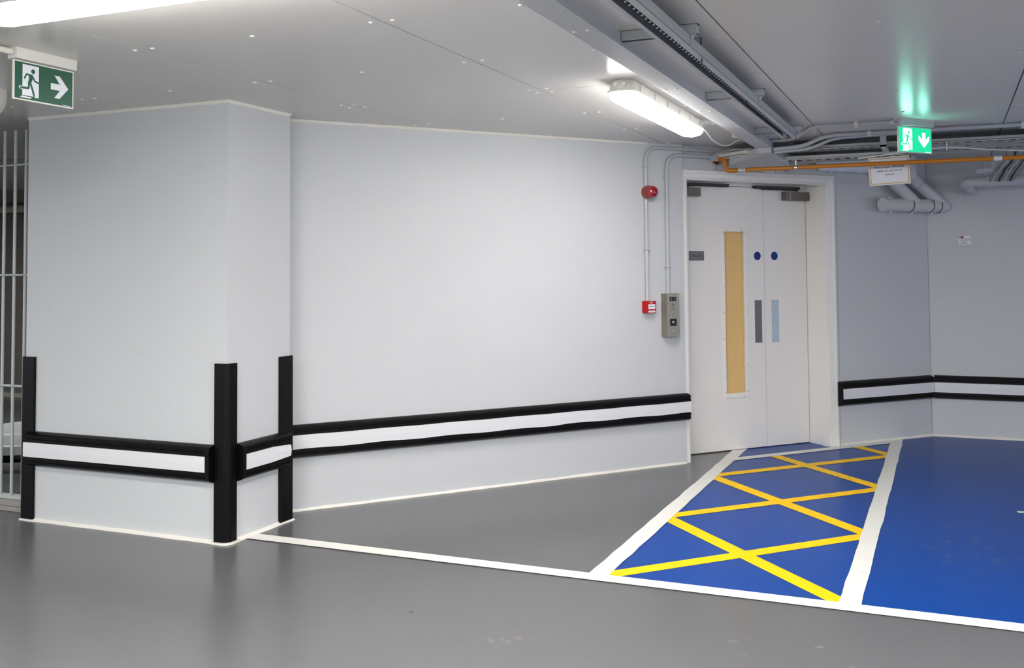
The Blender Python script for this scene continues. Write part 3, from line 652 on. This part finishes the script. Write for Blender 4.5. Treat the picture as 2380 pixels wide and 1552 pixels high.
b.build('speaker_grille', parent=t)
b = MB(); b.text('VIDEX', .0125, INK, TXT(xm+.001, -.0763, 1.234)); b.build('panel_lettering', parent=t)
b = MB(); b.cyl((xm, -.0765, 1.196), (xm, -.0757, 1.196), .002, INK, 8); b.build('microphone_hole', parent=t)
b = MB(); b.box(xm-.028, xm+.032, -.0795, -.0755, 1.102, 1.158, INK); b.lathe([(.012, 0), (.011, .003), (.001, .004)], GALV, T(xm+.001, -.0795, 1.131) @ RX(HP), 18); b.build('card_reader', parent=t, label='black reader square')
b = MB(); b.lathe([(.010, 0), (.010, .004), (.008, .008), (.001, .009)], GALV, T(xm+.002, -.0758, 1.060) @ RX(HP), 18)
b.build('call_button', parent=t, label='shiny round button')
for sx in (-1, 1):
    for zz in (z0_+.014, z1_-.014): b = MB(); b.cyl((xm+sx*.046, -.0775, zz), (xm+sx*.046, -.0755, zz), .003, GALV, 8); b.build('panel_screw', parent=t)

# ------------------------------------------------------------------ soil pipes by the right corner
fd = frame(AD, OD)
t = empty('soil_pipe', fd, AD, 'grey capped soil pipe with two slanting branches above the corner', 'pipe')
r = .062; yy = -.12; zz = 2.107
b = MB(); b.cyl((6.855, yy, zz), (7.62, yy, zz), r*.95, PIPEG, 28); b.build('pipe_header', parent=t)
b = MB(); b.cyl((6.845, yy, zz), (6.90, yy, zz), r, PIPEG, 28); b.build('end_cap', parent=t)
b = MB(); b.tube([(7.27, yy, zz), (6.98, yy, 2.315), (6.90, yy, 2.38), (6.81, yy, 2.545)], r*.88, PIPEG, 24, fillet=.05); b.build('pipe_branch', parent=t)
b = MB(); b.tube([(7.60, yy, zz), (7.20, yy, 2.355), (7.18, yy, 2.548)], r*.88, PIPEG, 24, fillet=.07); b.build('pipe_branch', parent=t)
for xx in (7.17, 7.42, 7.52):
    b = MB(); b.cyl((xx-.003, yy, zz), (xx+.003, yy, zz), r*1.015, GAP, 28); b.cyl((xx+.004, yy, zz), (xx+.05, yy, zz), r*1.03, PIPEG, 28); b.build('pipe_collar', parent=t)
for xx in (6.93, 7.19, 7.44):
    b = MB(); b.box(xx-.02, xx+.02, yy-.012, yy+.012, zz+r*.9, zz+r*1.16, PIPEG); b.build('pipe_clamp', parent=t, bevel=.002); b = MB(); b.cyl((xx+.01, yy, zz-r*1.22), (xx+.01, yy, zz-r*.9), .011, PIPEG, 10); b.build('clamp_bolt', parent=t)
b = MB(); d1 = Vector((7.07-7.27, 0, 2.25-zz)).normalized(); p1 = Vector((6.965, yy, 2.325)); 
p2 = Vector((7.285, yy, 2.303)); d2 = Vector((-.4, 0, .248)).normalized(); b.cyl(p2, p2+d2*.006, r*.9, GAP, 24); b.cyl(p2+d2*.006, p2+d2*.10, r*.94, PIPEG, 24); b.build('pipe_collar', parent=t)
b = MB(); rings = []
for k in range(27):
    x = 6.12+.62*k/26; rr = .068*(1-max(0, (3-k)/3.)**2*.8)*random.uniform(.92, 1.08)
    rings.append([(x, -.10+rr*math.cos(2*math.pi*q/18), 2.452+rr*random.uniform(.94, 1.08)*math.sin(2*math.pi*q/18)) for q in range(18)])
b.loft(rings, LAG, smooth=True); b.build('lagged_pipe', loc=fd, rz=AD, label='lumpy white lagged pipe behind the ochre pipe, right of the door', cat='pipe')
t = empty('waste_pipe', (0, 9.72, 2.295), 0, 'grey waste pipe along the far right wall with an elbow end', 'pipe')
b = MB(); b.cyl((.33, 0, 0), (3.5, 0, 0), .047, PIPEG, 24); b.build('pipe_run', parent=t)
b = MB(); b.tube([(.37, 0, 0), (.15, 0, -.003), (.215, .37, -.055)], .045, PIPEG, 24, fillet=.085); b.build('pipe_elbow', parent=t)
b = MB(); b.cyl((.33, 0, 0), (.40, 0, 0), .0505, PIPEG, 24); b.cyl((.31, 0, .045), (.31, 0, .16), .006, PAINTED, 8); b.build('pipe_socket', parent=t)
# cable drop and strut
t = empty('cable_drop', (0, 0, 0), 0, 'tangled grey cables dropping past a strut behind the waste pipe', 'cables')
b = MB(); X_ = T(.27, 9.45, 2.36) @ RZ(.0) @ RY(-.06); b.box(-.02, .36, -.02, .02, -.018, .018, PAINTED, X_); b.box(.10, .17, -.03, .03, .0, .09, PAINTED, X_); b.box(.30, .33, -.01, .01, -.06, .09, PAINTED, X_); b.build('strut', parent=t)
b = MB()
for k in range(9):
    ox = .40+.022*k; m_ = (CABLEM, PAINTED, CABLEM, CABLED)[k % 4]
    b.tube([(ox+.09, 9.36, 2.53), (ox+.06+random.uniform(-.02, .02), 9.36+.01*k, 2.44), (ox+random.uniform(-.02, .02), 9.40, 2.36), (ox-.05, 9.46, 2.27)], .008, m_, 8, fillet=.06)
b.build('cable', parent=t, kind='stuff')
b = MB(); b.tube([(-.60, 8.0, 2.37), (-.35, 8.02, 2.395), (.02, 8.03, 2.43), (.30, 8.1, 2.40), (.7, 8.15, 2.37), (1.4, 8.2, 2.40)], .005, OFFW, 8, fillet=.12); b.build('slack_cable', label='thin pale cable sagging below the long tray above the ochre pipe', cat='cable')
b = MB(); b.box(-.004, .004, 8.02, 8.03, 2.40, 2.465, OFFW); b.build('cable_tie', loc=(.02, 0, 0), label='pale cable tie hanging from the long tray', cat='cable tie')
# paper notice
t = empty('paper_notice', (-.395, 8.36, 2.30), 0, 'white paper notice with gold border hanging behind the ochre pipe', 'notice')
t.rotation_euler = (0, math.radians(-2.3), math.radians(3))
b = MB(); n_ = 10; w2, h2 = .150, .110
g = lambda x: -.006*math.cos(x*9)
def sheet(b, x0, x1, z0, z1, off, m, n=10):
    for i in range(n):
        a = x0+(x1-x0)*i/n; c = x0+(x1-x0)*(i+1)/n
        b.add([(a, g(a)-off, z0), (c, g(c)-off, z0), (c, g(c)-off, z1), (a, g(a)-off, z1)], [(0, 1, 2, 3)], m)
sheet(b, -w2, w2, -h2, h2, 0, OFFW); sheet(b, -w2, w2, -h2, h2, -.0006, OFFW); sheet(b, -w2+.010, w2-.010, -h2+.010, h2-.010, .0006, GOLD); sheet(b, -w2+.016, w2-.016, -h2+.016, h2-.016, .001, PAPER)
for k, s_ in enumerate(('Mace project office data', 'cables do not cut or', 'remove')): b.text(s_, .0225, INK, TXT(0, -.0082, .030-k*.029))
b.build('notice_sheet', parent=t)

# ------------------------------------------------------------------ barred gate at the left
gy = 4.87
t = empty('barred_gate', (0, gy, 0), 0, 'galvanised barred gate beside the pillar at the left edge', 'gate')
for k in range(9):
    x = -5.60-.0985*k; 
    b = MB(); b.cyl((x, 0, .10), (x, 0, 2.508), .0105, GATE, 14); b.build('gate_bar', parent=t)
for z_, r_ in ((2.274, .006), (1.543, .007), (.812, .008)):
    b = MB(); b.cyl((-6.5, -.014, z_), (-5.43, -.014, z_), r_, GATE, 10); b.build('gate_rod', parent=t)
b = MB(); b.box(-6.5, -5.43, -.02, .02, .075, .10, GATE); b.build('gate_rail', parent=t)
b = MB(); b.box(-6.6, -5.40, -.01, .12, 0, .07, CONC); b.box(-6.6, -5.40, -.04, .12, 0, .03, CONC); b.build('threshold', kind='structure', loc=(0, gy, 0), bevel=.004)
# banded drums and pipe in the room behind
def drum(x, y, z, R_, hh, label):
    t = empty('banded_drum', (x, y, z), 0, label, 'drum', 'banded drums behind the gate')
    b = MB(); b.lathe([(R_*.5, hh-.02), (R_*.93, hh-.02), (R_*.97, hh), (R_, hh-.02), (R_, hh*.62)], PAINTED, seg=48); b.build('drum_rim', parent=t)
    b = MB(); b.lathe([(R_, hh*.62), (R_*1.01, hh*.6), (R_*1.01, hh*.36), (R_, hh*.34)], BLACKP, seg=48); b.build('drum_band', parent=t)
    b = MB(); b.lathe([(R_, hh*.34), (R_, 0), (R_*.5, 0)], CONC, seg=48); b.build('drum_base', parent=t)
drum(-6.95, 6.10, 0, .34, .20, 'lower banded drum behind the gate bars'); drum(-7.75, 6.85, 0, .42, .15, 'farther banded drum behind the gate bars')
b = MB(); b.tube([(-11.4, 9.1, 2.36), (-9, 9.1, 2.36)], .05, OFFW, 16); b.build('store_pipe', label='pale pipe high on the wall of the room behind the gate', cat='pipe')
b = MB(); b.box(-11.5, -8, 8.7, 9.27, 2.43, H, CONC); b.build('beam_store', kind='structure')
b = MB(); b.tube([(-8.5, 6.0, 2.50), (-7.1, 6.0, 2.49), (-6.2, 6.0, 2.45)], .008, CABLEM, 8); b.build('store_conduit', label='thin conduit under the ceiling behind the gate', cat='conduit')
